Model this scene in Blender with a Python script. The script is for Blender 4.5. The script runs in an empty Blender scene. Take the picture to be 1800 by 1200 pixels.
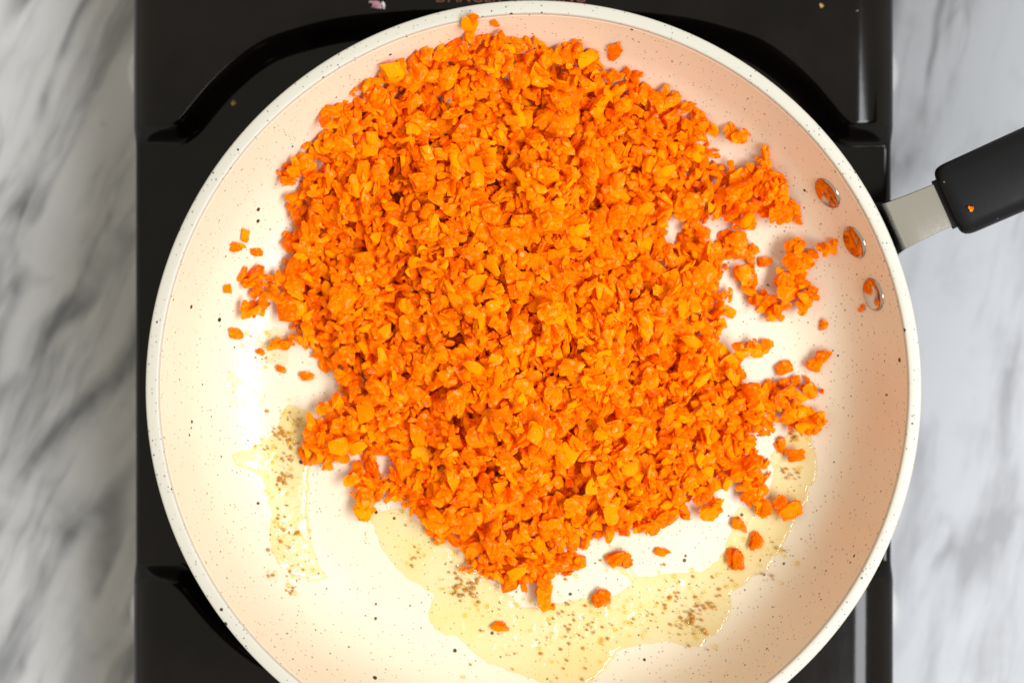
import bpy, bmesh, math, random
import numpy as np
from mathutils import Vector, Matrix

random.seed(7)
RNG = np.random.default_rng(11)
SC = bpy.context.scene
COL = SC.collection

# ------------------------------------------------------------------ camera
CAM_Z = 0.75                 # camera height above the counter
RIM_Z = 0.150                # height of the pan rim
S0 = 0.205e-3                # metres per photo pixel at rim height
cam_d = bpy.data.cameras.new('camera')
cam = bpy.data.objects.new('camera', cam_d)
COL.objects.link(cam)
cam.location = (0, 0, CAM_Z)
cam.rotation_euler = (0, 0, 0)
cam_d.sensor_width = 36.0
cam_d.lens = 36.0 * (CAM_Z - RIM_Z) / (1800 * S0)
cam_d.clip_start = 0.01
cam_d.clip_end = 50
cam_d.dof.use_dof = True
cam_d.dof.focus_distance = CAM_Z - 0.141
cam_d.dof.aperture_fstop = 6.0
SC.camera = cam

# ------------------------------------------------------------------ light
world = bpy.data.worlds.new('World')
SC.world = world
world.use_nodes = True
bg = world.node_tree.nodes['Background']
bg.inputs['Color'].default_value = (1.0, 0.94, 0.79, 1)     # plain pale room
bg.inputs['Strength'].default_value = 0.60


def area(name, loc, target, sx, sy, power, color):
    l = bpy.data.lights.new(name, 'AREA')
    l.shape = 'RECTANGLE'
    l.size, l.size_y = sx, sy
    l.energy = power
    l.color = color
    o = bpy.data.objects.new(name, l)
    COL.objects.link(o)
    o.location = loc
    o.rotation_euler = (Vector(target) - Vector(loc)).to_track_quat('-Z', 'Y').to_euler()
    return o


area('window_light', (0.99, -0.33, 1.89), (0, 0, 0.1), 1.5, 0.62, 46, (0.94, 0.955, 1.0))

SC.view_settings.view_transform = 'Standard'
SC.view_settings.look = 'None'
SC.view_settings.gamma = 1
SC.view_settings.exposure = 0.42
SC.view_settings.use_curve_mapping = False
SC.render.engine = 'CYCLES'
SC.cycles.use_denoising = True
SC.cycles.max_bounces = 12
SC.cycles.diffuse_bounces = 8
SC.cycles.transparent_max_bounces = 12
SC.cycles.caustics_reflective = False
SC.cycles.caustics_refractive = False


# ------------------------------------------------------------------ helpers
def mpp(z):
    return S0 * (CAM_Z - z) / (CAM_Z - RIM_Z)


def P(px, py, z):
    s = mpp(z)
    return Vector(((px - 900) * s, (600 - py) * s, z))


def tag(o, label=None, cat=None, group=None, kind=None):
    if label: o['label'] = label
    if cat: o['category'] = cat
    if group: o['group'] = group
    if kind: o['kind'] = kind
    return o


def empty(name, loc=(0, 0, 0), rz=0.0):
    o = bpy.data.objects.new(name, None)
    o.empty_display_size = 0.02
    COL.objects.link(o)
    o.location = loc
    o.rotation_euler = (0, 0, rz)
    return o


def link(name, me, mat, parent=None, smooth=None):
    if mat is not None and not me.materials:
        me.materials.append(mat)
    if smooth is not None:
        me.polygons.foreach_set('use_smooth', [True] * len(me.polygons))
        if smooth < 179:
            me.set_sharp_from_angle(angle=math.radians(smooth))
    o = bpy.data.objects.new(name, me)
    COL.objects.link(o)
    if parent is not None:
        o.parent = parent
    return o


def mesh(name, verts, faces):
    me = bpy.data.meshes.new(name)
    me.from_pydata([tuple(v) for v in verts], [], [tuple(f) for f in faces])
    me.update()
    return me


def tri_mesh(name, V, F):
    """fast mesh from numpy arrays (n,3) and triangles (m,3)"""
    me = bpy.data.meshes.new(name)
    me.vertices.add(len(V))
    me.vertices.foreach_set('co', V.astype(np.float32).ravel())
    me.loops.add(F.size)
    me.loops.foreach_set('vertex_index', F.astype(np.int32).ravel())
    me.polygons.add(len(F))
    me.polygons.foreach_set('loop_start', np.arange(0, F.size, F.shape[1], dtype=np.int32))
    me.update(calc_edges=True)
    me.validate()
    return me


def lathe(name, prof, n=192, closed=False):
    verts, faces, rings = [], [], []
    for r, z in prof:
        if r < 1e-7:
            rings.append([len(verts)])
            verts.append((0, 0, z))
        else:
            st = len(verts)
            for k in range(n):
                a = 2 * math.pi * k / n
                verts.append((r * math.cos(a), r * math.sin(a), z))
            rings.append(list(range(st, st + n)))
    pairs = list(zip(rings[:-1], rings[1:]))
    if closed:
        pairs.append((rings[-1], rings[0]))
    for A, B in pairs:
        for k in range(n):
            k2 = (k + 1) % n
            if len(A) == 1 and len(B) == 1:
                continue
            if len(A) == 1:
                faces.append((A[0], B[k2], B[k]))
            elif len(B) == 1:
                faces.append((A[k], A[k2], B[0]))
            else:
                faces.append((A[k], A[k2], B[k2], B[k]))
    me = mesh(name, verts, faces)
    bm = bmesh.new(); bm.from_mesh(me)
    bmesh.ops.recalc_face_normals(bm, faces=bm.faces)
    bm.to_mesh(me); bm.free()
    return me


def catmull(pts, n=6):
    out = []
    p = [pts[0]] + list(pts) + [pts[-1]]
    for i in range(1, len(p) - 2):
        for k in range(n):
            t = k / n
            q = []
            for d in range(len(pts[0])):
                a, b, c, e = p[i - 1][d], p[i][d], p[i + 1][d], p[i + 2][d]
                q.append(0.5 * (2 * b + (c - a) * t + (2 * a - 5 * b + 4 * c - e) * t * t + (3 * b - a - 3 * c + e) * t ** 3))
            out.append(tuple(q))
    out.append(tuple(pts[-1]))
    return out


def vnoise(x, y, seed=0):
    """smooth 2D value noise, -1..1"""
    r = np.random.default_rng(seed).uniform(-1, 1, (256, 256))
    xi, yi = np.floor(x).astype(int), np.floor(y).astype(int)
    fx, fy = x - xi, y - yi
    fx, fy = fx * fx * (3 - 2 * fx), fy * fy * (3 - 2 * fy)
    g = lambda a, b: r[a % 256, b % 256]
    return (g(xi, yi) * (1 - fx) + g(xi + 1, yi) * fx) * (1 - fy) + (g(xi, yi + 1) * (1 - fx) + g(xi + 1, yi + 1) * fx) * fy


def sstep(a, b, x):
    t = np.clip((x - a) / (b - a), 0, 1)
    return t * t * (3 - 2 * t)


def poly_sd(px, py, poly):
    """signed distance to a polygon (positive inside)"""
    pts = np.array(poly, float)
    d2 = np.full(px.shape, 1e12)
    ins = np.zeros(px.shape, bool)
    for (x0, y0), (x1, y1) in zip(pts, np.roll(pts, -1, 0)):
        ex, ey = x1 - x0, y1 - y0
        L = ex * ex + ey * ey + 1e-9
        t = np.clip(((px - x0) * ex + (py - y0) * ey) / L, 0, 1)
        d2 = np.minimum(d2, (px - x0 - t * ex) ** 2 + (py - y0 - t * ey) ** 2)
        c = (y0 > py) != (y1 > py)
        xc = x0 + (py - y0) * ex / (ey if abs(ey) > 1e-9 else 1e-9)
        ins ^= c & (px < xc)
    d = np.sqrt(d2)
    return np.where(ins, d, -d)


# ------------------------------------------------------------------ materials
class NT:
    def __init__(self, name):
        self.m = bpy.data.materials.new(name)
        self.m.use_nodes = True
        self.t = self.m.node_tree
        self.b = self.t.nodes['Principled BSDF']
        self.out = self.t.nodes['Material Output']

    def n(self, typ, ins=None, **props):
        nd = self.t.nodes.new(typ)
        for k, v in props.items():
            setattr(nd, k, v)
        for k, v in (ins or {}).items():
            self.put(nd.inputs[k], v)
        return nd

    def put(self, sock, v):
        if isinstance(v, bpy.types.NodeSocket):
            self.t.links.new(v, sock)
        else:
            sock.default_value = v

    def set(self, **kw):
        for k, v in kw.items():
            self.put(self.b.inputs[k.replace('_', ' ')], v)

    def math(self, op, a, b=0.0, c=0.0):
        nd = self.n('ShaderNodeMath', operation=op)
        self.put(nd.inputs[0], a); self.put(nd.inputs[1], b); self.put(nd.inputs[2], c)
        return nd.outputs[0]

    def mix(self, f, a, b, blend='MIX'):
        nd = self.n('ShaderNodeMix', data_type='RGBA', blend_type=blend)
        self.put(nd.inputs[0], f); self.put(nd.inputs[6], a); self.put(nd.inputs[7], b)
        return nd.outputs[2]

    def map(self, v, a, b, c=0.0, d=1.0):
        nd = self.n('ShaderNodeMapRange', interpolation_type='SMOOTHSTEP')
        for i, q in enumerate((v, a, b, c, d)):
            self.put(nd.inputs[i], q)
        return nd.outputs[0]

    def coord(self, kind='Object'):
        return self.n('ShaderNodeTexCoord').outputs[kind]

    def noise(self, vec, scale, detail=2.0, rough=0.5, dist=0.0):
        nd = self.n('ShaderNodeTexNoise')
        self.put(nd.inputs['Vector'], vec)
        nd.inputs['Scale'].default_value = scale
        nd.inputs['Detail'].default_value = detail
        nd.inputs['Roughness'].default_value = rough
        nd.inputs['Distortion'].default_value = dist
        return nd.outputs[0]

    def mapping(self, vec, rot=(0, 0, 0), scale=(1, 1, 1), loc=(0, 0, 0)):
        nd = self.n('ShaderNodeMapping')
        self.put(nd.inputs[0], vec)
        nd.inputs['Rotation'].default_value = rot
        nd.inputs['Scale'].default_value = scale
        nd.inputs['Location'].default_value = loc
        return nd.outputs[0]

    def bump(self, h, strength, dist):
        nd = self.n('ShaderNodeBump')
        self.put(nd.inputs['Height'], h)
        nd.inputs['Strength'].default_value = strength
        nd.inputs['Distance'].default_value = dist
        self.t.links.new(nd.outputs[0], self.b.inputs['Normal'])


def enamel(name, col, rough):
    """cream speckled non-stick coating: black specks of three sizes"""
    M = NT(name)
    co = M.coord()
    mask = 0.0
    for sc, rad, dark in ((700, 0.175, 0.6), (330, 0.105, 0.85), (135, 0.085, 1.0)):
        v = M.n('ShaderNodeTexVoronoi', {'Vector': co, 'Scale': sc, 'Randomness': 1.0})
        sep = M.n('ShaderNodeSeparateColor', {0: v.outputs['Color']})
        rr = M.math('MULTIPLY', M.math('POWER', sep.outputs[0], 1.5), rad * 1.5)
        wob = M.math('ADD', v.outputs['Distance'], M.math('MULTIPLY', M.math('SUBTRACT', M.noise(co, 2600, 1), 0.5), rad * 0.7))
        inside = M.map(M.math('SUBTRACT', rr, wob), -0.010, 0.022)
        mask = M.math('MAXIMUM', mask, M.math('MULTIPLY', inside, dark))
    cloud = M.noise(co, 22, 3)
    c = M.mix(M.map(cloud, 0.3, 0.7), col, tuple(q * 0.965 for q in col[:3]) + (1,))
    c = M.mix(mask, c, (0.028, 0.022, 0.014, 1))
    M.set(Base_Color=c, Roughness=rough, Specular_IOR_Level=0.45)
    M.bump(M.noise(co, 900, 2), 0.06, 0.0004)
    return M.m


def carrot_mat(name, tint=(1, 1, 1)):
    M = NT(name)
    co = M.coord()
    isl = M.n('ShaderNodeNewGeometry').outputs['Random Per Island']
    oi = M.n('ShaderNodeObjectInfo').outputs['Random']
    r = M.math('FRACT', M.math('ADD', M.math('MULTIPLY', isl, 3.7), M.math('MULTIPLY', oi, 7.3)))
    ramp = M.n('ShaderNodeValToRGB', {0: r})
    e = ramp.color_ramp.elements
    t = lambda a, b, c: (a * tint[0], b * tint[1], c * tint[2], 1)
    e[0].position = 0.0; e[0].color = t(0.97, 0.092, 0.0003)
    e[1].position = 1.0; e[1].color = t(0.99, 0.30, 0.0008)
    e2 = ramp.color_ramp.elements.new(0.55); e2.color = t(0.98, 0.170, 0.0004)
    nz = M.noise(co, 620, 4, 0.65)
    c = M.mix(M.map(nz, 0.38, 0.72), ramp.outputs[0], t(0.99, 0.27, 0.001))
    M.set(Base_Color=c, Roughness=M.map(nz, 0.3, 0.7, 0.14, 0.26), Specular_IOR_Level=M.map(M.noise(co, 520, 2), 0.60, 0.67, 0.015, 0.8))
    M.b.subsurface_method = 'RANDOM_WALK' if hasattr(M.b, 'subsurface_method') else None
    M.set(Subsurface_Weight=0.4, Subsurface_Radius=(1.0, 0.6, 0.3), Subsurface_Scale=0.0010)
    M.bump(M.noise(co, 1500, 4, 0.7), 0.75, 0.0006)
    return M.m


def simple(name, col, rough, metal=0.0, spec=0.5, bump=None):
    M = NT(name)
    M.set(Base_Color=col, Roughness=rough, Metallic=metal, Specular_IOR_Level=spec)
    if bump:
        M.bump(M.noise(M.coord(), bump[0], 3), bump[1], bump[2])
    return M.m


def stove_mat():
    M = NT('black_enamelled_steel')
    co = M.coord()
    st = M.noise(M.mapping(co, scale=(260, 22, 22)), 1.0, 3)
    sm = M.noise(co, 28, 4, 0.6)
    v = M.n('ShaderNodeTexVoronoi', {'Vector': co, 'Scale': 160.0})
    sep = M.n('ShaderNodeSeparateColor', {0: v.outputs['Color']})
    drop = M.math('MULTIPLY', M.map(v.outputs['Distance'], 0.16, 0.08), M.math('GREATER_THAN', sep.outputs[0], 0.72))
    c = M.mix(M.map(sm, 0.35, 0.7), (0.0016, 0.0010, 0.0009, 1), (0.0040, 0.0026, 0.0024, 1))
    M.set(Base_Color=c, Specular_IOR_Level=0.20,
          Roughness=M.math('ADD', M.math('MULTIPLY', M.math('ADD', st, sm), 0.06), 0.05))
    M.bump(M.math('ADD', M.math('MULTIPLY', M.noise(co, 350, 2), 0.15), drop), 0.25, 0.0002)
    return M.m


def marble_mat():
    M = NT('white_grey_marble')
    co = M.coord()
    warp = M.n('ShaderNodeTexNoise', {'Vector': co, 'Scale': 9.0, 'Detail': 3.0})
    off = M.n('ShaderNodeVectorMath', {0: warp.outputs['Color'], 1: (0.5, 0.5, 0.5)}, operation='SUBTRACT')
    off = M.n('ShaderNodeVectorMath', {0: off.outputs[0], 3: 0.024}, operation='SCALE')
    wco = M.n('ShaderNodeVectorMath', {0: co, 1: off.outputs[0]}, operation='ADD').outputs[0]
    X = M.n('ShaderNodeSeparateXYZ', {0: co}).outputs[0]
    right = M.map(X, -0.02, 0.02)

    def streak(ang, across, along, seed, lo, hi, det=4):
        v = M.mapping(wco, rot=(0, 0, math.radians(ang)))
        v = M.mapping(v, scale=(across, along, 1), loc=(seed, seed * 1.7, 0))
        return M.map(M.noise(v, 1.0, det, 0.6), lo, hi)

    def vein(ang, across, along, seed, w):
        v = M.mapping(wco, rot=(0, 0, math.radians(ang)))
        v = M.mapping(v, scale=(across, along, 1), loc=(seed, seed * 1.3, 0))
        n = M.noise(v, 1.0, 1.5, 0.5)
        return M.map(M.math('ABSOLUTE', M.math('SUBTRACT', n, 0.5)), w, 0.0)

    L = M.math('MULTIPLY', streak(26, 52, 8, 3.1, 0.47, 0.70), 0.7)
    L = M.math('ADD', L, M.math('MULTIPLY', vein(27, 22, 4, 8.2, 0.045), M.math('MULTIPLY', streak(20, 10, 10, 5.0, 0.35, 0.6), 0.85)))
    L = M.math('ADD', L, M.math('MULTIPLY', M.map(M.noise(wco, 18, 5, 0.6), 0.45, 0.78), 0.2))
    R = M.math('MULTIPLY', streak(12, 46, 8, 12.3, 0.46, 0.72), 0.75)
    R = M.math('ADD', R, M.math('MULTIPLY', vein(12, 17, 3.5, 2.2, 0.04), M.math('MULTIPLY', streak(10, 14, 14, 1.0, 0.38, 0.62), 0.75)))
    R = M.math('ADD', R, M.math('MULTIPLY', M.map(M.noise(wco, 26, 5, 0.6), 0.5, 0.8), 0.35))
    L = M.math('ADD', L, M.math('MULTIPLY', vein(24, 40, 8, 4.4, 0.035), M.math('MULTIPLY', streak(30, 16, 16, 9.0, 0.45, 0.65), 0.25)))
    R = M.math('ADD', R, M.math('MULTIPLY', vein(14, 42, 9, 6.6, 0.035), M.math('MULTIPLY', streak(16, 18, 18, 7.0, 0.45, 0.65), 0.25)))
    f = M.mix(right, L, R)
    sep = M.n('ShaderNodeSeparateColor', {0: f}).outputs[0]
    f2 = M.math('MINIMUM', sep, 1.0)
    c = M.mix(f2, M.mix(right, (0.40, 0.40, 0.405, 1), (0.27, 0.283, 0.305, 1)), (0.115, 0.119, 0.128, 1))  # light balance put into the base colour: left lightened, right darkened and bluer
    rust = M.map(M.noise(co, 45, 2), 0.74, 0.8)
    c = M.mix(M.math('MULTIPLY', rust, 0.35), c, (0.30, 0.24, 0.16, 1))
    M.set(Base_Color=c, Roughness=0.32, Specular_IOR_Level=0.4)
    return M.m


def oil_mat(name, c1, c2):
    M = NT(name)
    M.m.use_transparent_shadow = True
    co = M.coord()
    back = M.n('ShaderNodeNewGeometry').outputs['Backfacing']      # same reflectance from both sides of the thin film
    fr = M.n('ShaderNodeFresnel', {'IOR': M.math('ADD', 1.46, M.math('MULTIPLY', back, 1 / 1.46 - 1.46))})
    h = M.math('ADD', M.noise(co, 240, 3, 0.6), M.math('MULTIPLY', M.noise(co, 70, 2), 1.5))
    bp = M.n('ShaderNodeBump', {'Height': h, 'Strength': 0.5, 'Distance': 0.0012})
    M.t.links.new(bp.outputs[0], fr.inputs['Normal'])
    tint = M.mix(M.map(M.noise(co, 60, 3), 0.35, 0.7), c1, c2)
    tr = M.n('ShaderNodeBsdfTransparent', {'Color': tint})
    gl = M.n('ShaderNodeBsdfGlossy', {'Color': (1, 1, 1, 1), 'Roughness': 0.06, 'Normal': bp.outputs[0]})
    mx = M.n('ShaderNodeMixShader', {0: fr.outputs[0], 1: tr.outputs[0], 2: gl.outputs[0]})
    M.t.links.new(mx.outputs[0], M.out.inputs['Surface'])
    return M.m


def steel_mat():
    M = NT('brushed_steel')
    co = M.coord()
    sc = M.noise(M.mapping(co, scale=(700, 4200, 4200)), 1.0, 2)
    c = M.mix(M.map(sc, 0.3, 0.8), (0.50, 0.49, 0.47, 1), (0.47, 0.46, 0.44, 1))
    M.set(Base_Color=c, Metallic=1.0, Roughness=M.map(sc, 0.3, 0.7, 0.14, 0.22))
    M.bump(sc, 0.03, 0.0001)
    return M.m


def grip_mat():
    M = NT('black_moulded_plastic')
    co = M.coord()
    v = M.n('ShaderNodeTexVoronoi', {'Vector': co, 'Scale': 240.0})
    sep = M.n('ShaderNodeSeparateColor', {0: v.outputs['Color']})
    dust = M.math('MULTIPLY', M.map(v.outputs['Distance'], 0.09, 0.05), M.math('GREATER_THAN', sep.outputs[0], 0.55))
    c = M.mix(dust, (0.006, 0.006, 0.007, 1), (0.22, 0.19, 0.16, 1))
    M.set(Base_Color=c, Roughness=M.map(M.noise(co, 60, 3), 0.3, 0.7, 0.36, 0.5), Specular_IOR_Level=0.14)
    M.bump(M.noise(co, 1800, 2), 0.12, 0.0003)
    return M.m


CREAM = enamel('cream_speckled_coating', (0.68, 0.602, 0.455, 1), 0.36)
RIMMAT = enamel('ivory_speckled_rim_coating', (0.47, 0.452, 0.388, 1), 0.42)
CARROT = carrot_mat('raw_carrot')
FRIED = carrot_mat('oil_soaked_carrot', (0.86, 0.78, 0.9))
BLACK = stove_mat()
STEEL = steel_mat()
RIVET = simple('reflection_toned_rivet_steel', (0.40, 0.36, 0.32, 1), 0.10, metal=1.0, bump=(900, 0.05, 0.0002))  # steel colour darkened and warmed to stand in for dark carrot reflections
GRIP = grip_mat()
OIL = oil_mat('golden_cooking_oil', (0.995, 0.955, 0.79, 1), (0.99, 0.935, 0.69, 1))
THIN = oil_mat('thin_cooking_oil', (0.995, 0.975, 0.89, 1), (0.99, 0.965, 0.85, 1))
MARBLE = marble_mat()
IRON = simple('black_cast_iron', (0.012, 0.012, 0.012, 1), 0.6, bump=(500, 0.3, 0.0005))
PRINT = simple('orange_red_print', (0.13, 0.028, 0.014, 1), 0.5)
RUBBER = simple('white_rubber', (0.46, 0.47, 0.48, 1), 0.5, bump=(300, 0.1, 0.0003))
BROWN = simple('browned_bits', (0.48, 0.20, 0.014, 1), 0.35, bump=(900, 0.4, 0.0005))
ONION = simple('purple_onion_skin', (0.42, 0.22, 0.26, 1), 0.3, bump=(300, 0.2, 0.0005))
ONIONW = simple('pale_onion_flesh', (0.72, 0.68, 0.72, 1), 0.3, bump=(300, 0.2, 0.0005))
CRUMB = simple('toasted_crumb', (0.30, 0.17, 0.05, 1), 0.5, bump=(900, 0.4, 0.0005))

# ------------------------------------------------------------------ counter
me = mesh('counter', [(-1.2, -1.0, 0), (1.2, -1.0, 0), (1.2, 1.0, 0), (-1.2, 1.0, 0),
                      (-1.2, -1.0, -0.03), (1.2, -1.0, -0.03), (1.2, 1.0, -0.03), (-1.2, 1.0, -0.03)],
          [(0, 1, 2, 3), (7, 6, 5, 4), (0, 4, 5, 1), (1, 5, 6, 2), (2, 6, 7, 3), (3, 7, 4, 0)])
tag(link('marble_counter', me, MARBLE), 'grey veined white marble counter under the black stove', 'counter', kind='structure')

# ------------------------------------------------------------------ stove
ZU, ZL = 0.087, 0.0755
stove = tag(empty('portable_stove', (0, 0, 0)), 'black enamelled portable stove with stepped top under the pan', 'stove')
SX0, SX1 = P(234, 0, ZL).x, P(1571, 0, ZL).x
SY0, SY1 = -0.205, 0.205
half = [(200, 234), (262, 234), (296, 234), (316, 228), (334, 212), (352, 190), (385, 152), (424, 116), (468, 86), (520, 67),
        (600, 48), (700, 38), (800, 34), (900, 33)]
curve = catmull(half, 5)
top = curve + [(1801 - x, y) for x, y in curve[::-1][1:]]
bot = [(x, 1244 - y) for x, y in top[::-1]]
recess = top + bot                       # recessed middle of the stove top
dx = 0.00078
xs = np.linspace(SX0, SX1, int((SX1 - SX0) / dx))
ys = np.linspace(SY0, SY1, int((SY1 - SY0) / (dx * 1.15)))
GX, GY = np.meshgrid(xs, ys)
sU = mpp(ZU)
sd = poly_sd(900 + GX / sU, 600 - GY / sU, recess) * sU      # + inside recess (metres)
up = sstep(0.0042, -0.0042, sd)
Z = ZL + (ZU - ZL) * up
edge = np.minimum(GX - SX0, SX1 - GX)
edge_y = np.minimum(GY - SY0, SY1 - GY)
rad = 0.0035 + 0.0150 * up
q = np.clip(1 - np.minimum(edge, edge_y) / rad, 0, 1)
Z = Z - (0.005 + 0.008 * up) * (1 - np.sqrt(np.clip(1 - q * q, 0, 1)))
# faint pressed facet on the raised corner plates
Z -= up * 0.004 * np.clip(np.logaddexp(0, (0.0275 - edge) / 0.0012) * 0.0012, 0, 0.02)
ny, nx = GX.shape
idx = np.arange(nx * ny).reshape(ny, nx)
V = np.stack([GX, GY, Z], -1).reshape(-1, 3)
F = np.stack([idx[:-1, :-1], idx[:-1, 1:], idx[1:, 1:], idx[1:, :-1]], -1).reshape(-1, 4)
ring = np.concatenate([idx[0, :], idx[1:, -1], idx[-1, -2::-1], idx[-2:0:-1, 0]])
low = V[ring].copy(); low[:, 2] = 0.012
n0 = len(V)
V = np.concatenate([V, low])
r2 = np.roll(ring, -1)
lo = n0 + np.arange(len(ring)); lo2 = np.roll(lo, -1)
F = np.concatenate([F, np.stack([ring, lo, lo2, r2], -1)])
bodym = tri_mesh('stove_body', V, F)
link('stove_body', bodym, BLACK, stove, 50)
# burner and pan support (under the pan)
bx, by = P(938, 683, RIM_Z).x, P(938, 683, RIM_Z).y
bur = lathe('burner', [(0, 0.094), (0.022, 0.094), (0.030, 0.090), (0.031, 0.084), (0.044, 0.0805), (0.045, 0.074), (0, 0.074)], 48)
o = link('burner', bur, IRON, stove, 35); o.location = (bx, by, 0)
for k in range(4):
    a = math.pi / 4 + k * math.pi / 2
    bm = bmesh.new()
    prof = [(0.046, 0.070), (0.100, 0.070), (0.100, 0.096), (0.094, 0.1042), (0.050, 0.1042), (0.046, 0.100)]
    lo_ = [bm.verts.new((r, -0.002, z)) for r, z in prof]
    hi_ = [bm.verts.new((r, 0.002, z)) for r, z in prof]
    bm.faces.new(lo_); bm.faces.new(hi_[::-1])
    for i in range(len(prof)):
        j = (i + 1) % len(prof)
        bm.faces.new((lo_[j], lo_[i], hi_[i], hi_[j]))
    bmesh.ops.recalc_face_normals(bm, faces=bm.faces)
    bmesh.ops.bevel(bm, geom=list(bm.edges), offset=0.0006, segments=1, affect='EDGES')
    m_ = bpy.data.meshes.new('pan_support_arm'); bm.to_mesh(m_); bm.free()
    o = link('pan_support_arm', m_, IRON, stove, 40)
    o.location = (bx, by, 0); o.rotation_euler = (0, 0, a)
# feet
footm = lathe('foot', [(0, 0.0115), (0.017, 0.0115), (0.0195, 0.0085), (0.0205, 0.0025), (0.0198, 0.0), (0, 0)], 40)
for fx, fy in ((226, 132), (1577, 132), (1579, 1066), (230, 1066)):
    p = P(fx, fy, 0.003)
    o = link('foot', footm, RUBBER, stove, 50)
    o.location = (p.x + (0.0205 if fx < 900 else -0.0205), p.y, 0)
# printed warning on the rear plate: only the feet of the letters reach into the picture
fc = bpy.data.curves.new('printed_lettering', 'FONT')
fc.body = 'DANGER WARNING'
fc.size = 0.0068
fc.align_x = 'CENTER'
fc.extrude = 0.0
fo = bpy.data.objects.new('tmp_lettering', fc)
COL.objects.link(fo)
dg = bpy.context.evaluated_depsgraph_get()
tm = bpy.data.meshes.new_from_object(fo.evaluated_get(dg))
bpy.data.objects.remove(fo)
w = max(v.co.x for v in tm.vertices) - min(v.co.x for v in tm.vertices)
tx = 262 * sU / w
for v in tm.vertices:
    v.co.x *= tx
lp = P(898, 4.5, ZU)
o = link('printed_lettering', tm, PRINT, stove)
o.location = (lp.x, lp.y, ZU + 0.00035)
o['label'] = 'orange red printed lettering on the rear plate'

# ------------------------------------------------------------------ pan
PCX, PCY = P(938, 683, RIM_Z).x, P(938, 683, RIM_Z).y
pan = tag(empty('frying_pan', (PCX, PCY, 0)), 'cream speckled frying pan full of minced carrot on the stove', 'frying pan')
FLOOR = 0.108
inner_pts = [(0.0, FLOOR + 0.0006), (0.030, FLOOR + 0.0006), (0.070, FLOOR + 0.0003), (0.096, FLOOR), (0.106, 0.1092), (0.1145, 0.1128), (0.1215, 0.1185),
             (0.1268, 0.1262), (0.1305, 0.1350), (0.1333, 0.1435), (0.1347, 0.1484)]
inner = catmull(inner_pts, 6)
IR = np.array([p[0] for p in inner]); IZ = np.array([p[1] for p in inner])


def zpan(r):
    return np.interp(r, IR, IZ)


def rpan(z):
    return float(np.interp(z, IZ[18:], IR[18:]))


outer = [(0.1372, 0.1476), (0.1352, 0.1420), (0.1325, 0.1340), (0.1288, 0.1250), (0.1230, 0.1160), (0.1150, 0.1095), (0.1060, 0.1062), (0.0980, 0.1048), (0.0960, 0.1043), (0.0, 0.1043)]
mid_ = [(0.1356, 0.1484), (0.1343, 0.1437), (0.1315, 0.1352), (0.1277, 0.1258), (0.1222, 0.1176), (0.1150, 0.1118), (0.1064, 0.1081), (0.0, 0.1068)]
link('pan_body', lathe('pan_body', inner + [(0.1350, 0.1488)] + catmull(mid_, 3)), CREAM, pan, 60)
SHELL = simple('black_outside_for_reflection', (0.012, 0.012, 0.013, 1), 0.35)  # unseen outside, coloured black to give the bracket a dark reflection
link('outer_shell', lathe('outer_shell', [(0.0, 0.1064), (0.1064, 0.1077), (0.1152, 0.1114), (0.1226, 0.1173), (0.1282, 0.1256), (0.1320, 0.1350), (0.1348, 0.1435), (0.1362, 0.1471)] + catmull(outer, 3)), SHELL, pan, 60)
rimp = [(0.13475, 0.1478), (0.1351, 0.1497), (0.1354, 0.15025), (0.1359, 0.15045), (0.1375, 0.1505), (0.1392, 0.15035), (0.1397, 0.1500), (0.13995, 0.1493), (0.1400, 0.1484), (0.1397, 0.1477), (0.1389, 0.1473), (0.1374, 0.1472)]
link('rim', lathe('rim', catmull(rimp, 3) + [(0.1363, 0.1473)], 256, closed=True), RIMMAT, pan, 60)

HA = math.radians(24.2)
# rivets on the inner wall
rivm = lathe('rivet', [(0, 0.0010), (0.0052, 0.00098), (0.0058, 0.00085), (0.0062, 0.0005), (0.0064, 0.0), (0.0064, -0.002), (0, -0.002)], 40)
for ang in (15.3, 24.3, 33.4):
    zr = 0.1348
    r = rpan(zr)
    sl = (rpan(zr + 0.003) - rpan(zr - 0.003)) / 0.006
    nrm = Vector((-1, 0, sl)).normalized()
    o = link('rivet', rivm, RIVET, pan, 50)
    a = math.radians(ang)
    nrm = Matrix.Rotation(a, 3, 'Z') @ nrm
    o.location = (r * math.cos(a), r * math.sin(a), zr)
    o.rotation_euler = nrm.to_track_quat('Z', 'Y').to_euler()


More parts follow.
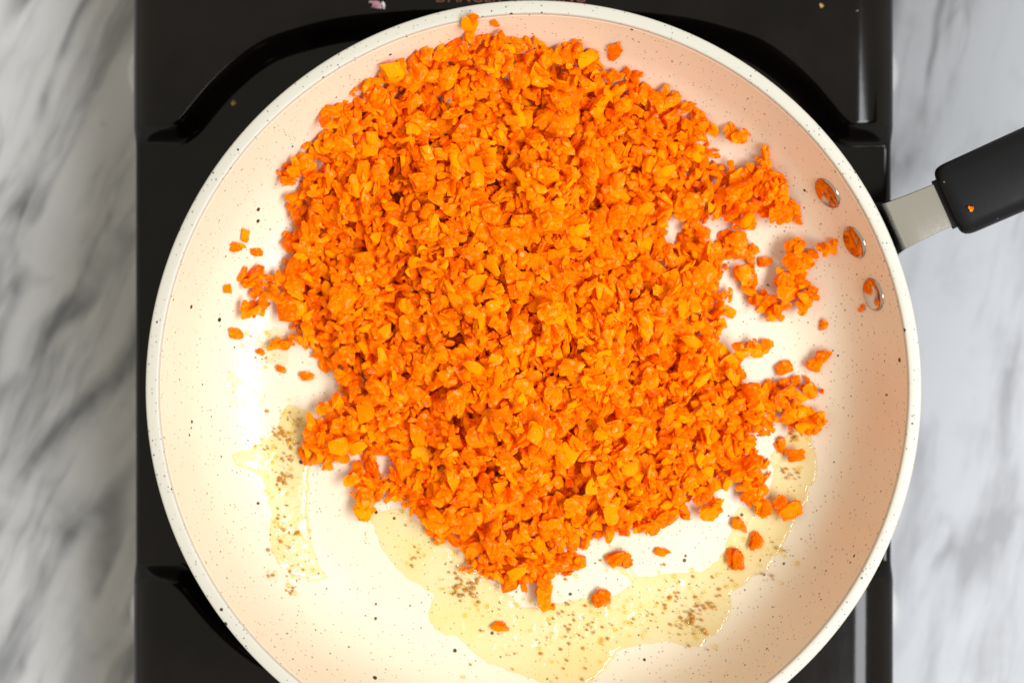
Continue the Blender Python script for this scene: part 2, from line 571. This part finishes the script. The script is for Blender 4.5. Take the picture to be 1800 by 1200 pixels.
def sweep(name, stations, mat, parent, bev=0.25, smooth=40):
    """stations: (r, z, width, thick, curl); strip in the radial plane of the handle"""
    verts, faces = [], []
    N = len(stations)
    m = 12
    for i, (r, z, w_, t_, curl) in enumerate(stations):
        a = stations[max(i - 1, 0)]; b = stations[min(i + 1, N - 1)]
        tn = Vector((b[0] - a[0], 0, b[1] - a[1])).normalized()
        nn = Vector((-tn.z, 0, tn.x))
        rc = min(w_, t_) * bev
        cs = []
        for sx, sy, a0 in ((1, 1, 0), (-1, 1, 90), (-1, -1, 180), (1, -1, 270)):
            for k in range(3):
                aa = math.radians(a0 + 45 * k)
                cs.append((sx * (w_ / 2 - rc) + rc * math.cos(aa), sy * (t_ / 2 - rc) + rc * math.sin(aa)))
        for yy, hh in cs:
            p = Vector((r, 0, z)) + nn * hh
            p.y = yy
            p.x -= curl * yy * yy / (2 * 0.137)
            verts.append(p)
    for i in range(N - 1):
        for k in range(m):
            k2 = (k + 1) % m
            faces.append((i * m + k, i * m + k2, (i + 1) * m + k2, (i + 1) * m + k))
    faces.append(tuple(range(m))[::-1])
    faces.append(tuple((N - 1) * m + k for k in range(m)))
    me_ = mesh(name, verts, faces)
    bm_ = bmesh.new(); bm_.from_mesh(me_)
    bmesh.ops.recalc_face_normals(bm_, faces=bm_.faces)
    bm_.to_mesh(me_); bm_.free()
    o_ = link(name, me_, mat, parent, smooth)
    o_.rotation_euler = (0, 0, HA)
    return o_


br = catmull([(0.1300, 0.1225, 0.040, 0.002, 1), (0.1335, 0.1305, 0.041, 0.002, 1), (0.1366, 0.1380, 0.034, 0.0022, 1),
      (0.1385, 0.1406, 0.0262, 0.0024, 0.8), (0.1402, 0.1428, 0.0222, 0.0026, 0.5), (0.1420, 0.1453, 0.0198, 0.0028, 0.2), (0.1447, 0.1492, 0.0181, 0.003, 0)], 4)
br += [(0.1450, 0.1495, 0.0180, 0.003, 0), (0.1454, 0.1497, 0.0179, 0.003, 0), (0.150, 0.1508, 0.0172, 0.003, 0), (0.156, 0.1522, 0.0167, 0.003, 0), (0.163, 0.1538, 0.0164, 0.003, 0), (0.172, 0.1560, 0.0164, 0.003, 0)]
sweep('handle_bracket', br, STEEL, pan, 0.2, 35)
sl = 0.20
gr = []
L0 = 0.1625
for k, (ds, wf) in enumerate([(0.0, 0.80), (0.0004, 0.88), (0.0012, 0.945), (0.0026, 0.985), (0.0045, 1.0), (0.02, 1.01), (0.05, 1.03), (0.09, 1.02), (0.13, 0.98), (0.152, 0.93), (0.158, 0.85), (0.161, 0.6)]):
    gr.append((L0 + ds, 0.1535 + sl * ds, 0.0268 * wf, 0.0165 * wf, 0))
sweep('handle_grip', gr, GRIP, pan, 0.33, 50)
sweep('grip_collar', [(0.1605, 0.1533, 0.0186, 0.0062, 0), (0.1645, 0.1541, 0.0186, 0.0062, 0)], GRIP, pan, 0.2, 40)

# ------------------------------------------------------------------ carrot heap
HEAP = [(482, 300), (505, 288), (520, 262), (555, 235), (560, 200), (580, 180), (605, 168), (625, 145), (655, 125), (675, 100), (700, 100), (712, 112),
        (730, 80), (760, 72), (800, 62), (840, 58), (870, 52), (900, 60), (932, 62), (945, 72), (990, 68), (1030, 75), (1055, 90), (1072, 115), (1110, 116),
        (1142, 128), (1138, 148), (1160, 156), (1170, 142), (1187, 143), (1192, 165), (1228, 178), (1240, 190), (1258, 203), (1262, 213), (1322, 228),
        (1312, 255), (1270, 262), (1262, 287), (1320, 290), (1332, 256), (1356, 266), (1362, 290), (1388, 312), (1393, 345), (1408, 385), (1385, 412),
        (1370, 395), (1338, 396), (1318, 425), (1334, 440), (1320, 464), (1290, 462), (1278, 480), (1270, 500), (1300, 545), (1286, 575), (1262, 595),
        (1290, 600), (1315, 595), (1360, 600), (1353, 627), (1315, 632), (1310, 655), (1335, 672), (1362, 655), (1410, 662), (1458, 678), (1440, 702), (1410, 702),
        (1370, 722), (1368, 748), (1340, 765), (1333, 778), (1347, 800), (1358, 835), (1350, 870), (1352, 912), (1322, 905), (1296, 882), (1292, 850),
        (1272, 850), (1268, 872), (1235, 888), (1210, 893), (1204, 916), (1165, 930), (1150, 947), (1110, 947), (1085, 955), (1030, 960), (1024, 1010),
        (972, 1020), (970, 1068), (948, 1068), (935, 1030), (900, 1047), (870, 1030), (835, 1016), (805, 1010), (812, 965), (775, 967), (758, 952), (740, 930),
        (725, 908), (690, 890), (665, 880), (660, 917), (635, 908), (618, 880), (596, 850), (606, 826), (560, 823), (513, 812), (528, 785), (524, 760),
        (545, 718), (560, 703), (590, 690), (590, 670), (555, 645), (538, 625), (510, 590), (503, 565), (495, 540), (460, 552), (428, 562), (426, 535),
        (445, 525), (418, 495), (420, 468), (455, 468), (488, 475), (500, 455), (484, 420), (510, 408), (500, 375), (510, 345), (490, 320)]
STRANDS = [
    [(1374, 415), (1400, 418), (1410, 440), (1472, 416), (1477, 432), (1455, 448), (1432, 443), (1430, 470), (1412, 480), (1442, 515), (1440, 527), (1425, 547),
     (1402, 566), (1393, 555), (1391, 525), (1380, 547), (1360, 563), (1331, 563), (1335, 545), (1318, 527), (1345, 523), (1365, 518), (1368, 485), (1380, 475), (1376, 440)],
    [(1292, 478), (1310, 462), (1328, 470), (1327, 508), (1346, 530), (1320, 532), (1298, 500)],
    [(1368, 735), (1394, 703), (1440, 713), (1450, 740), (1436, 767), (1398, 767), (1378, 757)],
    [(530, 600), (478, 620), (476, 600), (500, 590)],
]
HOLES = [[(1240, 250), (1262, 238), (1275, 250), (1250, 262)], [(1180, 395), (1192, 390), (1190, 425), (1178, 425)], [(1240, 400), (1275, 392), (1275, 408), (1250, 415)],
         [(612, 798), (628, 792), (630, 812), (614, 820)],
         [(668, 800), (684, 802), (686, 822), (672, 826)]]

# --- chip shapes
bm = bmesh.new()
bmesh.ops.create_icosphere(bm, subdivisions=2, radius=1.0)
IC2_V = np.array([v.co[:] for v in bm.verts]); IC2_F = np.array([[v.index for v in f.verts] for f in bm.faces])
bm.free()


def flake(rng, cuts=1):
    """a chopped carrot fragment: two to four angular lobes grown together, torn along the edges"""
    long_ = rng.random() < 0.22
    ax = np.array([1.0, rng.uniform(0.34, 0.5) if long_ else rng.uniform(0.6, 0.95), rng.uniform(0.28, 0.52)])
    Vs, Fs, n_ = [], [], 0
    for k in range(int(rng.choice([2, 3, 3, 4, 5] if cuts == 1 else [2, 2, 3]))):
        sc_ = 0.85 if k == 0 else rng.uniform(0.38, 0.72)
        cen = np.zeros(3) if k == 0 else ax * rng.uniform(-0.62, 0.62, 3) * np.array([1, 1, 0.9]) * (1 if cuts == 1 else 0.7)
        pts = rng.normal(size=(int(rng.integers(8, 13)), 3))
        pts /= np.linalg.norm(pts, axis=1)[:, None]
        pts = np.sign(pts) * np.abs(pts) ** 0.75 * rng.uniform(0.7, 1.0, (len(pts), 1))
        pts = pts * ax * sc_ + cen
        b_ = bmesh.new()
        for q_ in pts:
            b_.verts.new(q_)
        r_ = bmesh.ops.convex_hull(b_, input=b_.verts)
        junk = [e for e in r_['geom_interior'] if isinstance(e, bmesh.types.BMVert)]
        if junk:
            bmesh.ops.delete(b_, geom=list(set(junk)), context='VERTS')
        for c_ in range(cuts):
            bmesh.ops.subdivide_edges(b_, edges=b_.edges[:], cuts=1, use_grid_fill=True)
            bmesh.ops.triangulate(b_, faces=b_.faces[:])
            bmesh.ops.smooth_vert(b_, verts=b_.verts[:], factor=0.34 if cuts == 1 else 0.22, use_axis_x=True, use_axis_y=True, use_axis_z=True)
        bmesh.ops.recalc_face_normals(b_, faces=b_.faces[:])
        b_.verts.index_update()
        V_ = np.array([v.co[:] for v in b_.verts]); F_ = np.array([[v.index for v in f.verts] for f in b_.faces])
        b_.free()
        V_ += rng.normal(0, 0.050 if cuts == 1 else 0.036, V_.shape) * sc_ * np.array([1, 1, 0.7])
        Vs.append(V_); Fs.append(F_ + n_); n_ += len(V_)
    V, F = np.concatenate(Vs), np.concatenate(Fs)
    V[:, 2] += rng.uniform(-0.18, 0.18) * V[:, 0] ** 2          # slight curl
    V /= (V[:, 0].max() - V[:, 0].min())
    return V - (V.max(0) + V.min(0)) / 2, F


def rot3(rng, tilt):
    a, c = rng.uniform(0, 2 * np.pi, 2)
    b = abs(rng.normal(0, tilt))
    if rng.random() < 0.15:
        b = rng.uniform(0.5, 1.5)
    Rz = lambda t: np.array([[np.cos(t), -np.sin(t), 0], [np.sin(t), np.cos(t), 0], [0, 0, 1]])
    Ry = np.array([[np.cos(b), 0, np.sin(b)], [0, 1, 0], [-np.sin(b), 0, np.cos(b)]])
    return Rz(a) @ Ry @ Rz(c)


CELL = 0.0005
GX0, GY0 = PCX - 0.142, PCY - 0.142
GN = int(0.284 / CELL) + 1
cx = GX0 + np.arange(GN) * CELL
cy = GY0 + np.arange(GN) * CELL
CXg, CYg = np.meshgrid(cx, cy, indexing='ij')
Rg = np.hypot(CXg - PCX, CYg - PCY)
Hbase = np.where(Rg < 0.1347, zpan(Rg), 0.1503)
Hmap = Hbase.copy()


class Chip:
    pass


def prepare(V, F):
    c = Chip()
    c.V = V.astype(np.float32)
    c.F = F
    mids = (V[F] + V[np.roll(F, 1, 1)]) / 2
    pts = np.concatenate([V, V[F].mean(1), mids.reshape(-1, 3)])
    ij = np.round(pts[:, :2] / CELL).astype(int)
    key = (ij[:, 0] + 500) * 1000 + ij[:, 1] + 500
    u, inv = np.unique(key, return_inverse=True)
    c.bot = np.full(len(u), 9.0); np.minimum.at(c.bot, inv, pts[:, 2])
    c.top = np.full(len(u), -9.0); np.maximum.at(c.top, inv, pts[:, 2])
    c.di = u // 1000 - 500
    c.dj = u % 1000 - 500
    c.size = V[:, :2].max() - V[:, :2].min()
    c.rad = np.abs(V[:, :2]).max()
    c.zmax = float(V[:, 2].max())
    return c


NPROTO = 520
protos = []
shapes = [flake(RNG) for _ in range(110)]
for k in range(NPROTO):
    s, sF = shapes[k % 110]
    u = RNG.random()
    if u < 0.60:
        L = RNG.uniform(0.0063, 0.0094)
    elif u < 0.78:
        L = RNG.uniform(0.0094, 0.0118)
    else:
        L = RNG.uniform(0.0028, 0.0055)
    sc = np.array([L, L * RNG.uniform(0.9, 1.15), L * RNG.uniform(0.9, 1.25)])
    protos.append(prepare((s * sc) @ rot3(RNG, 0.48).T, sF))
small_ids = [i for i, c in enumerate(protos) if c.rad < 0.0034]
mid_ids = [i for i, c in enumerate(protos) if c.rad < 0.0046]

# --- target surface
ztop = np.full(CXg.shape, 0.125)
for _ in range(2):
    s_ = mpp(ztop)
    PXg, PYg = 900 + CXg / s_, 600 - CYg / s_
    st = 2
    a, b = PXg[::st, ::st], PYg[::st, ::st]
    d = poly_sd(a, b, HEAP)
    for hpoly in HOLES:
        d = np.minimum(d, -poly_sd(a, b, hpoly) + 2)
    thin = np.full(a.shape, -1e3)
    for spoly in STRANDS:
        thin = np.maximum(thin, poly_sd(a, b, spoly))
    w1 = np.exp(-(((a - 900) / 330) ** 2 + ((b - 560) / 330) ** 2) ** 1.5)
    w2 = np.exp(-(((a - 800) / 260) ** 2 + ((b - 220) / 170) ** 2) ** 1.5)
    lowr = 1 - 0.85 * sstep(1130, 1260, a) * sstep(520, 380, b)
    W = np.clip(np.maximum(w1, 0.62 * w2) + 0.15, 0, 1) * lowr
    nz = vnoise(a / 62, b / 62, 3) + 0.6 * vnoise(a / 30, b / 30, 4)
    Hh = 0.0042 * sstep(0, 22, d) + 0.0040 * sstep(15, 90, d) * lowr + 0.021 * sstep(10, 300, d) * W + 0.0060 * nz * sstep(20, 120, d) * lowr
    for qx, qy, qr in ((705, 488, 34), (850, 528, 30), (800, 602, 34), (748, 822, 36), (857, 912, 22), (695, 352, 30), (872, 942, 15), (962, 886, 20), (612, 392, 24), (935, 332, 18),
                       (1170, 780, 22), (1215, 690, 22), (575, 560, 24), (760, 700, 22), (1010, 800, 20), (820, 130, 20), (660, 250, 24), (1085, 560, 16), (930, 440, 16), (780, 250, 18)):
        Hh = Hh - 0.0130 * np.exp(-((a - qx) ** 2 + (b - qy) ** 2) / (0.75 * qr) ** 2) * sstep(15, 60, d)
    Hh = np.where(d > 0, np.maximum(Hh, 0.002 + 0.0055 * sstep(25, 70, d) * lowr), 0)
    Hh = np.maximum(Hh, np.where(thin > 0, 0.0042, 0))
    H2 = np.repeat(np.repeat(Hh, st, 0), st, 1)[:GN, :GN]
    D2 = np.repeat(np.repeat(np.maximum(d, thin + 6 * (thin > 6)), st, 0), st, 1)[:GN, :GN]
    ztop = Hbase + H2
Tmap = Hbase + H2
okmask = (D2 > 7) & (Rg < 0.1335)
print('heap peak', Tmap[okmask].max(), 'floor', FLOOR)

placed = []         # (proto index, x, y, z)
IDmap = np.full(Hmap.shape, -1, int)


def drop(c, i, j, soft=True):
    ci, cj = i + c.di, j + c.dj
    g = Hmap[ci, cj] - c.bot
    return ci, cj, (np.partition(g, -max(1, int(len(g) * 0.19)))[-max(1, int(len(g) * 0.19))] if soft else g.max())


def commit(c, ci, cj, z, ident):
    t = z + c.top
    better = t > Hmap[ci, cj]
    Hmap[ci[better], cj[better]] = t[better]
    IDmap[ci[better], cj[better]] = ident


flat_ok = np.flatnonzero(okmask.ravel())
# a first layer that covers the pan under the heap, then the heap itself
for _ in range(24):
    bare = np.flatnonzero(((IDmap < 0) & (D2 > 15)).ravel())
    if len(bare) < 2500:
        break
    for f in RNG.choice(bare, 90):
        i, j = divmod(int(f), GN)
        if IDmap[i, j] >= 0:
            continue
        k = mid_ids[RNG.integers(len(mid_ids))] if D2[i, j] < 22 else int(RNG.integers(NPROTO))
        ci, cj, z = drop(protos[k], i, j)
        commit(protos[k], ci, cj, z, len(placed))
        placed.append((k, cx[i], cy[j], z))
print('base layer', len(placed))
tries = 0
while len(placed) < 6500 and tries < 16000:
    deficit = np.clip(Tmap.ravel()[flat_ok] - Hmap.ravel()[flat_ok] - 0.0012, 0, None)
    tot = deficit.sum()
    if tot < 0.0004 * len(flat_ok) * 0.35:
        break
    cum = np.cumsum(deficit)
    picks = flat_ok[np.clip(np.searchsorted(cum, RNG.random(150) * tot), 0, len(flat_ok) - 1)]
    for f in picks:
        tries += 1
        i, j = divmod(int(f), GN)
        de = D2[i, j]
        if de < 10:
            k = small_ids[RNG.integers(len(small_ids))]
        elif de < 16:
            k = mid_ids[RNG.integers(len(mid_ids))]
        else:
            k = int(RNG.integers(NPROTO))
        c = protos[k]
        if i < 25 or j < 25 or i > GN - 26 or j > GN - 26:
            continue
        ci, cj, z = drop(c, i, j)
        if z + 0.4 * c.zmax > Tmap[i, j] + 0.0016 and RNG.random() < 0.9:
            continue
        commit(c, ci, cj, z, len(placed))
        placed.append((k, cx[i], cy[j], z))
print('chips in heap', len(placed), 'tries', tries)

# the chips that show largest become things of their own, the others stay one mass
cnt = np.bincount(IDmap[IDmap >= 0].ravel(), minlength=len(placed))
order = np.argsort(-cnt)
solo = set(int(q) for q in order[:258])
rest = [q for q in range(len(placed)) if q not in solo]
VV = np.concatenate([protos[placed[q][0]].V + np.array(placed[q][1:], np.float32) for q in rest])
offs = np.concatenate([[0], np.cumsum([len(protos[placed[q][0]].V) for q in rest])[:-1]])
FF = np.concatenate([protos[placed[q][0]].F + of_ for q, of_ in zip(rest, offs)])
print('heap triangles', len(FF))
hm = tri_mesh('minced_carrot', VV, FF)
tag(link('minced_carrot', hm, CARROT, None, 50), 'heap of finely minced orange carrot filling the cream pan', 'carrot', kind='stuff')
pm = {}
for q in sorted(solo):
    k, x, y, z = placed[q]
    if k not in pm:
        pm[k] = tri_mesh('carrot_piece', protos[k].V, protos[k].F)
        pm[k].materials.append(CARROT)
        pm[k].polygons.foreach_set('use_smooth', [True] * len(pm[k].polygons))
        pm[k].set_sharp_from_angle(angle=math.radians(50))
    o = bpy.data.objects.new('carrot_piece', pm[k])
    COL.objects.link(o)
    o.location = (x, y, z)
    s_ = mpp(z)
    qx, qy = 900 + x / s_, 600 - y / s_
    e_ = np.sort(protos[k].V.max(0) - protos[k].V.min(0))[::-1]
    shp = 'slender' if e_[1] < 0.55 * e_[0] else ('flat broad' if e_[2] < 0.45 * e_[0] else 'chunky')
    if math.hypot(qx - 900, qy - 560) < 190: whr = 'on the crown of the carrot heap'
    elif qy < 300 and qx < 1130: whr = 'on the heap slope against the wall below the lettering'
    elif qx > 1130 and qy < 560: whr = 'on the thin carrot spread towards the handle rivets'
    elif qy > 700 and qx > 700: whr = 'on the heap slope above the wide oil pool'
    elif qx <= 700: whr = 'on the heap slope towards the narrow oil streak'
    else: whr = 'on the middle slope of the carrot heap'
    tag(o, '%s orange carrot piece %s' % (shp, whr), 'carrot piece', '%s pieces %s' % (shp, whr))

# --- loose pieces lying apart from the heap: px, py, length, width, angle, label, soaked
LOOSE = [
    (826, 43, 33, 24, 10, 'lone carrot piece stuck high on the pan wall under the rim above the heap', 0),
    (871, 48, 18, 9, 30, 'thin carrot sliver on the pan wall just above the heap edge', 0),
    (1080, 96, 28, 24, 40, 'fan shaped carrot piece resting on the pan wall opposite the oil pool', 0),
    (1345, 460, 27, 19, -20, 'small lone carrot piece in the bare gap between heap and carrot strand by the rivets', 0),
    (1449, 570, 15, 22, 20, 'small triangular carrot crumb on bare coating below the carrot strand', 0),
    (1513, 542, 9, 15, 5, 'tiny carrot crumb on the pan wall beside the lowest rivet', 0),
    (1437, 634, 46, 40, 20, 'broad square carrot piece with its own shadow on bare pan floor', 0),
    (1380, 645, 32, 26, 10, 'small wedge shaped carrot piece beside the broad square one', 0),
    (1371, 783, 22, 30, 15, 'upright half of an L shaped carrot pair soaking in thin oil', 1),
    (1396, 800, 38, 25, -5, 'lying half of an L shaped carrot pair soaking in thin oil', 1),
    (1382, 890, 54, 48, 10, 'thick dark orange carrot lump glistening at the edge of the oil', 1),
    (1299, 924, 22, 38, 35, 'slim oval carrot piece touching another in the oil', 1),
    (1328, 951, 28, 36, 40, 'plump oval carrot piece ringed by oil next to the slim one', 1),
    (1293, 981, 33, 40, -20, 'rounded carrot piece alone in oil with bright oil rim', 1),
    (1252, 895, 54, 36, 25, 'flat carrot chip just clear of the heap on dry coating', 0),
    (1163, 970, 30, 19, -30, 'small pointed carrot chip on the dry patch beside the oil pool', 0),
    (1088, 985, 50, 34, 10, 'oil browned carrot bit at the dry patch edge', 1),
    (1057, 1050, 38, 34, 30, 'rounded carrot bit standing in the yellow oil pool', 1),
    (878, 1100, 33, 19, 5, 'small flat carrot bit lying in the middle of the oil pool', 1),
    (830, 962, 46, 36, 15, 'dark soaked carrot piece where heap meets oil', 1),
    (432, 414, 15, 25, 10, 'uppermost crumb of three carrot crumbs clustered on the bright pan wall', 0),
    (420, 436, 27, 19, 5, 'largest of three carrot crumbs clustered on the bright pan wall', 0),
    (451, 442, 21, 15, 15, 'oval crumb of three carrot crumbs clustered on the bright pan wall', 0),
    (401, 508, 13, 19, 0, 'single tiny carrot crumb on the bright pan wall away from the heap', 0),
    (415, 586, 25, 22, -30, 'lone roundish carrot crumb on bright coating beside brown specks', 0),
    (457, 619, 16, 14, 0, 'tiny square carrot crumb among faint brown specks', 0),
    (495, 648, 18, 16, 0, 'small round carrot crumb near the faint oil smear', 0),
    (537, 662, 28, 18, -10, 'small triangular carrot chip close to the heap notch above the oil smear', 0),
    (641, 893, 34, 48, 25, 'big rounded carrot chip ending the heap tail on dry coating', 0),
    (958, 1045, 30, 52, 5, 'long carrot chip pointing from the heap into the oil pool', 0),
    (448, 544, 40, 36, 30, 'broad flat carrot chip at the tip of the heap spur', 0),
]
pieces_rng = np.random.default_rng(5)
for px, py, lw, hw, ang, lab, soak in LOOSE:
    z0 = 0.112
    for _ in range(3):
        p = P(px, py, z0)
        z0 = float(zpan(math.hypot(p.x - PCX, p.y - PCY))) + 0.0015
    s_ = mpp(z0)
    V, LF = flake(pieces_rng, 2)
    ext = V.max(0) - V.min(0)
    th = min(lw, hw) * s_ * 0.62
    V = V / ext * np.array([lw * s_, hw * s_, th])
    t = math.radians(ang)
    # lie along the local slope of the pan
    rr = math.hypot(p.x - PCX, p.y - PCY)
    ur = np.array([(p.x - PCX) / rr, (p.y - PCY) / rr])
    slope = float(zpan(rr + 0.002) - zpan(rr - 0.002)) / 0.004
    if slope < 0.05:
        V = V @ np.array([[math.cos(t), math.sin(t), 0], [-math.sin(t), math.cos(t), 0], [0, 0, 1]])
    V[:, 2] += slope * (V[:, :2] @ ur)
    c = prepare(V, LF)
    i, j = int(round((p.x - GX0) / CELL)), int(round((p.y - GY0) / CELL))
    Hs = Hmap
    ci, cj, z = drop(c, i, j, soft=False)
    zf = float((Hbase[ci, cj] - c.bot).max())
    z = min(z, zf + 0.004)
    commit(c, ci, cj, z, -1)
    lm = tri_mesh('carrot_bit', c.V, LF)
    o = link('carrot_bit', lm, FRIED if soak else CARROT, None, 50)
    o.location = (cx[i], cy[j], z - 0.0001)
    tag(o, lab, 'carrot piece', 'carrot bits lying loose in the pan')

# ------------------------------------------------------------------ oil
POOL = [(650, 900), (668, 960), (700, 1000), (738, 1027), (763, 1047), (754, 1076), (766, 1106), (802, 1120), (832, 1150), (880, 1170), (930, 1190), (985, 1203),
        (1030, 1196), (1062, 1175), (1082, 1146), (1120, 1131), (1180, 1125), (1225, 1132), (1258, 1110), (1280, 1085), (1287, 1045), (1318, 1015), (1345, 1000), (1370, 960),
        (1405, 910), (1428, 850), (1432, 790), (1425, 755), (1395, 745), (1378, 775), (1358, 800), (1360, 850), (1345, 900), (1300, 890), (1285, 940), (1268, 985), (1228, 1011),
        (1180, 1013), (1120, 1008), (1090, 965), (1062, 975), (1075, 1000), (1108, 1024), (1082, 1044), (1005, 1055), (972, 1062), (935, 1072), (905, 1066), (900, 1048), (860, 1020), (820, 980), (770, 940), (700, 890)]
STRIP = [(505, 712), (545, 725), (548, 790), (538, 850), (536, 900), (546, 950), (570, 1012), (548, 1020), (530, 1012), (512, 1002), (495, 985), (480, 960), (474, 935), (479, 905),
         (468, 860), (462, 836), (440, 830), (420, 815), (413, 797), (440, 791), (466, 776), (486, 755), (495, 730)]
SMEAR = [(404, 652), (430, 672), (468, 700), (470, 712), (440, 713), (412, 719), (403, 690)]
PATCH = [(445, 590), (485, 575), (505, 595), (505, 640), (478, 640), (455, 620)]


def film(name, poly, label, thick, wob, seed, mat=None):
    pts = np.array(poly, float)
    x0, y0 = pts.min(0) - 16
    x1, y1 = pts.max(0) + 16
    nxx, nyy = int((x1 - x0) / 3.2), int((y1 - y0) / 3.2)
    gx, gy = np.meshgrid(np.linspace(x0, x1, nxx), np.linspace(y0, y1, nyy))
    d = poly_sd(gx, gy, poly) + wob * vnoise(gx / 26, gy / 26, seed) + 0.5 * wob * vnoise(gx / 11, gy / 11, seed + 1)
    s_ = mpp(FLOOR + 0.002)
    X, Y = (gx - 900) * s_, (600 - gy) * s_
    zb = zpan(np.hypot(X - PCX, Y - PCY))
    prof = np.where(d > 0, np.sqrt(1 - (1 - np.clip(d / 20, 0, 1)) ** 2), np.clip(d / 7, -1.5, 0))
    Zf = zb + thick * (prof + 0.12 * vnoise(gx / 9, gy / 9, seed + 2) * (d > 12))
    keep = d > -6
    ii = np.arange(nxx * nyy).reshape(nyy, nxx)
    kq = keep[:-1, :-1] & keep[:-1, 1:] & keep[1:, 1:] & keep[1:, :-1]
    Fq = np.stack([ii[1:, :-1], ii[1:, 1:], ii[:-1, 1:], ii[:-1, :-1]], -1)[kq]
    used = np.unique(Fq)
    rem = np.full(nxx * nyy, -1); rem[used] = np.arange(len(used))
    Vq = np.stack([X, Y, Zf], -1).reshape(-1, 3)[used]
    o_ = link(name, tri_mesh(name, Vq, rem[Fq]), mat or OIL, None, 180)
    tag(o_, label, 'oil', 'oil pooled in the pan')
    return o_


film('oil_pool', POOL, 'wide golden oil pool with brown specks below the carrot heap', 0.0013, 5, 21)
film('oil_streak', STRIP, 'narrow golden oil streak with brown specks beside the heap tail', 0.0011, 4, 31)
film('oil_smear', SMEAR, 'small faint oil smear alone on the bright pan coating', 0.0003, 4, 41, THIN)
film('oil_patch', PATCH, 'thin pale oil patch with faint specks by the heap spur', 0.0003, 4, 51, THIN)

# browned bits and bubbles in the oil
brng = np.random.default_rng(9)
CL = [  # px, py, spread, count, size px
    (505, 760, 22, 34, 5), (505, 800, 20, 22, 5), (500, 845, 20, 34, 6), (505, 890, 18, 8, 5), (505, 930, 18, 12, 5), (515, 960, 22, 14, 5), (520, 1000, 16, 8, 5),
    (480, 965, 9, 4, 6), (486, 1010, 7, 4, 6), (515, 1030, 6, 6, 6), (470, 795, 12, 8, 4), (515, 735, 12, 8, 4), (455, 605, 16, 16, 3), (470, 630, 16, 10, 3),
    (820, 1035, 20, 60, 6), (735, 985, 18, 10, 4), (720, 950, 30, 10, 3), (800, 1000, 25, 14, 4), (880, 1080, 40, 14, 4), (1000, 1080, 50, 30, 4), (1010, 1130, 45, 34, 5),
    (1060, 1110, 40, 16, 4), (1130, 1080, 45, 24, 4), (1200, 1070, 40, 40, 5), (1215, 1095, 26, 34, 6), (1250, 1060, 20, 18, 5), (1175, 1030, 30, 12, 4), (1255, 1020, 20, 8, 4),
    (1370, 960, 18, 14, 4), (1390, 830, 14, 18, 5), (1400, 770, 10, 12, 5), (1345, 1000, 16, 8, 5), (1070, 985, 14, 10, 4), (960, 1090, 30, 10, 4), (900, 1150, 30, 8, 3)]
bv, bf, n = [], [], 0
ov, of, m = [], [], 0
bm = bmesh.new(); bmesh.ops.create_icosphere(bm, subdivisions=1, radius=1.0)
I1V = np.array([v.co[:] for v in bm.verts]); I1F = np.array([[v.index for v in f.verts] for f in bm.faces]); bm.free()
for px, py, sp, ct, sz in CL:
    for _ in range(ct):
        qx, qy = px + brng.normal(0, sp * 0.6), py + brng.normal(0, sp * 0.6)
        p = P(qx, qy, FLOOR + 0.001)
        zb = float(zpan(math.hypot(p.x - PCX, p.y - PCY)))
        r = sz * brng.uniform(0.5, 1.0) ** 3 * 0.85 * mpp(FLOOR)
        Vb = I1V * np.array([1, brng.uniform(0.6, 1), 0.7]) * r * brng.uniform(0.75, 1.2, (len(I1V), 1))
        bv.append(Vb + np.array([p.x, p.y, zb + 0.0009])); bf.append(I1F + n); n += len(I1V)
        if brng.random() < 0.35:
            qx, qy = px + brng.normal(0, sp), py + brng.normal(0, sp)
            p = P(qx, qy, FLOOR + 0.001)
            zb = float(zpan(math.hypot(p.x - PCX, p.y - PCY)))
            r = brng.uniform(1.5, 4.5) * mpp(FLOOR)
            ov.append(IC2_V * r * np.array([1, 1, 0.8]) + np.array([p.x, p.y, zb + 0.0010])); of.append(IC2_F + m); m += len(IC2_V)
tag(link('browned_specks', tri_mesh('browned_specks', np.concatenate(bv), np.concatenate(bf)), BROWN, None, 60),
    'tiny browned specks scattered through the cooking oil', 'food residue', kind='stuff')
tag(link('oil_bubbles', tri_mesh('oil_bubbles', np.concatenate(ov), np.concatenate(of)), OIL, None, 180),
    'small clear bubbles dotted over the cooking oil', 'bubbles', kind='stuff')

# ------------------------------------------------------------------ crumbs on the stove and handle
def crumb(name, px, py, z, lw, hw, mat, label, cat, seed, thick=0.6):
    V, CF = flake(np.random.default_rng(seed))
    ext = V.max(0) - V.min(0)
    s_ = mpp(z)
    V = V / ext * np.array([lw * s_, hw * s_, min(lw, hw) * s_ * thick])
    p = P(px, py, z)
    o_ = link(name, tri_mesh(name, V, CF), mat, None, 60)
    o_.location = (p.x, p.y, z - V[:, 2].min() - 0.0001)
    return tag(o_, label, cat)


crumb('onion_bit', 660, 9, ZU, 24, 15, ONION, 'purple red onion scrap on the rear stove plate beside lettering', 'onion', 3)
crumb('onion_bit', 674, 10, ZU, 8, 14, ONIONW, 'pale onion sliver touching the purple scrap on the stove', 'onion', 4)
crumb('food_crumb', 411, 182, ZL, 9, 11, CRUMB, 'tan food crumb on the stove recess near the step', 'crumb', 5)
crumb('food_crumb', 1444, 11, ZU, 8, 8, CRUMB, 'tiny tan crumb on the raised stove plate by the glossy edge', 'crumb', 6)
crumb('food_crumb', 309, 1008, ZL + 0.002, 6, 7, CRUMB, 'tiny pale crumb on the stove step below the oil streak', 'crumb', 8)
gz = 0.1535 + sl * (0.171 - L0) + 0.0165 / 2
crumb('carrot_crumb', 1706, 367, gz, 10, 11, CARROT, 'tiny orange carrot crumb stuck on the black handle grip', 'carrot piece', 7, 0.4)
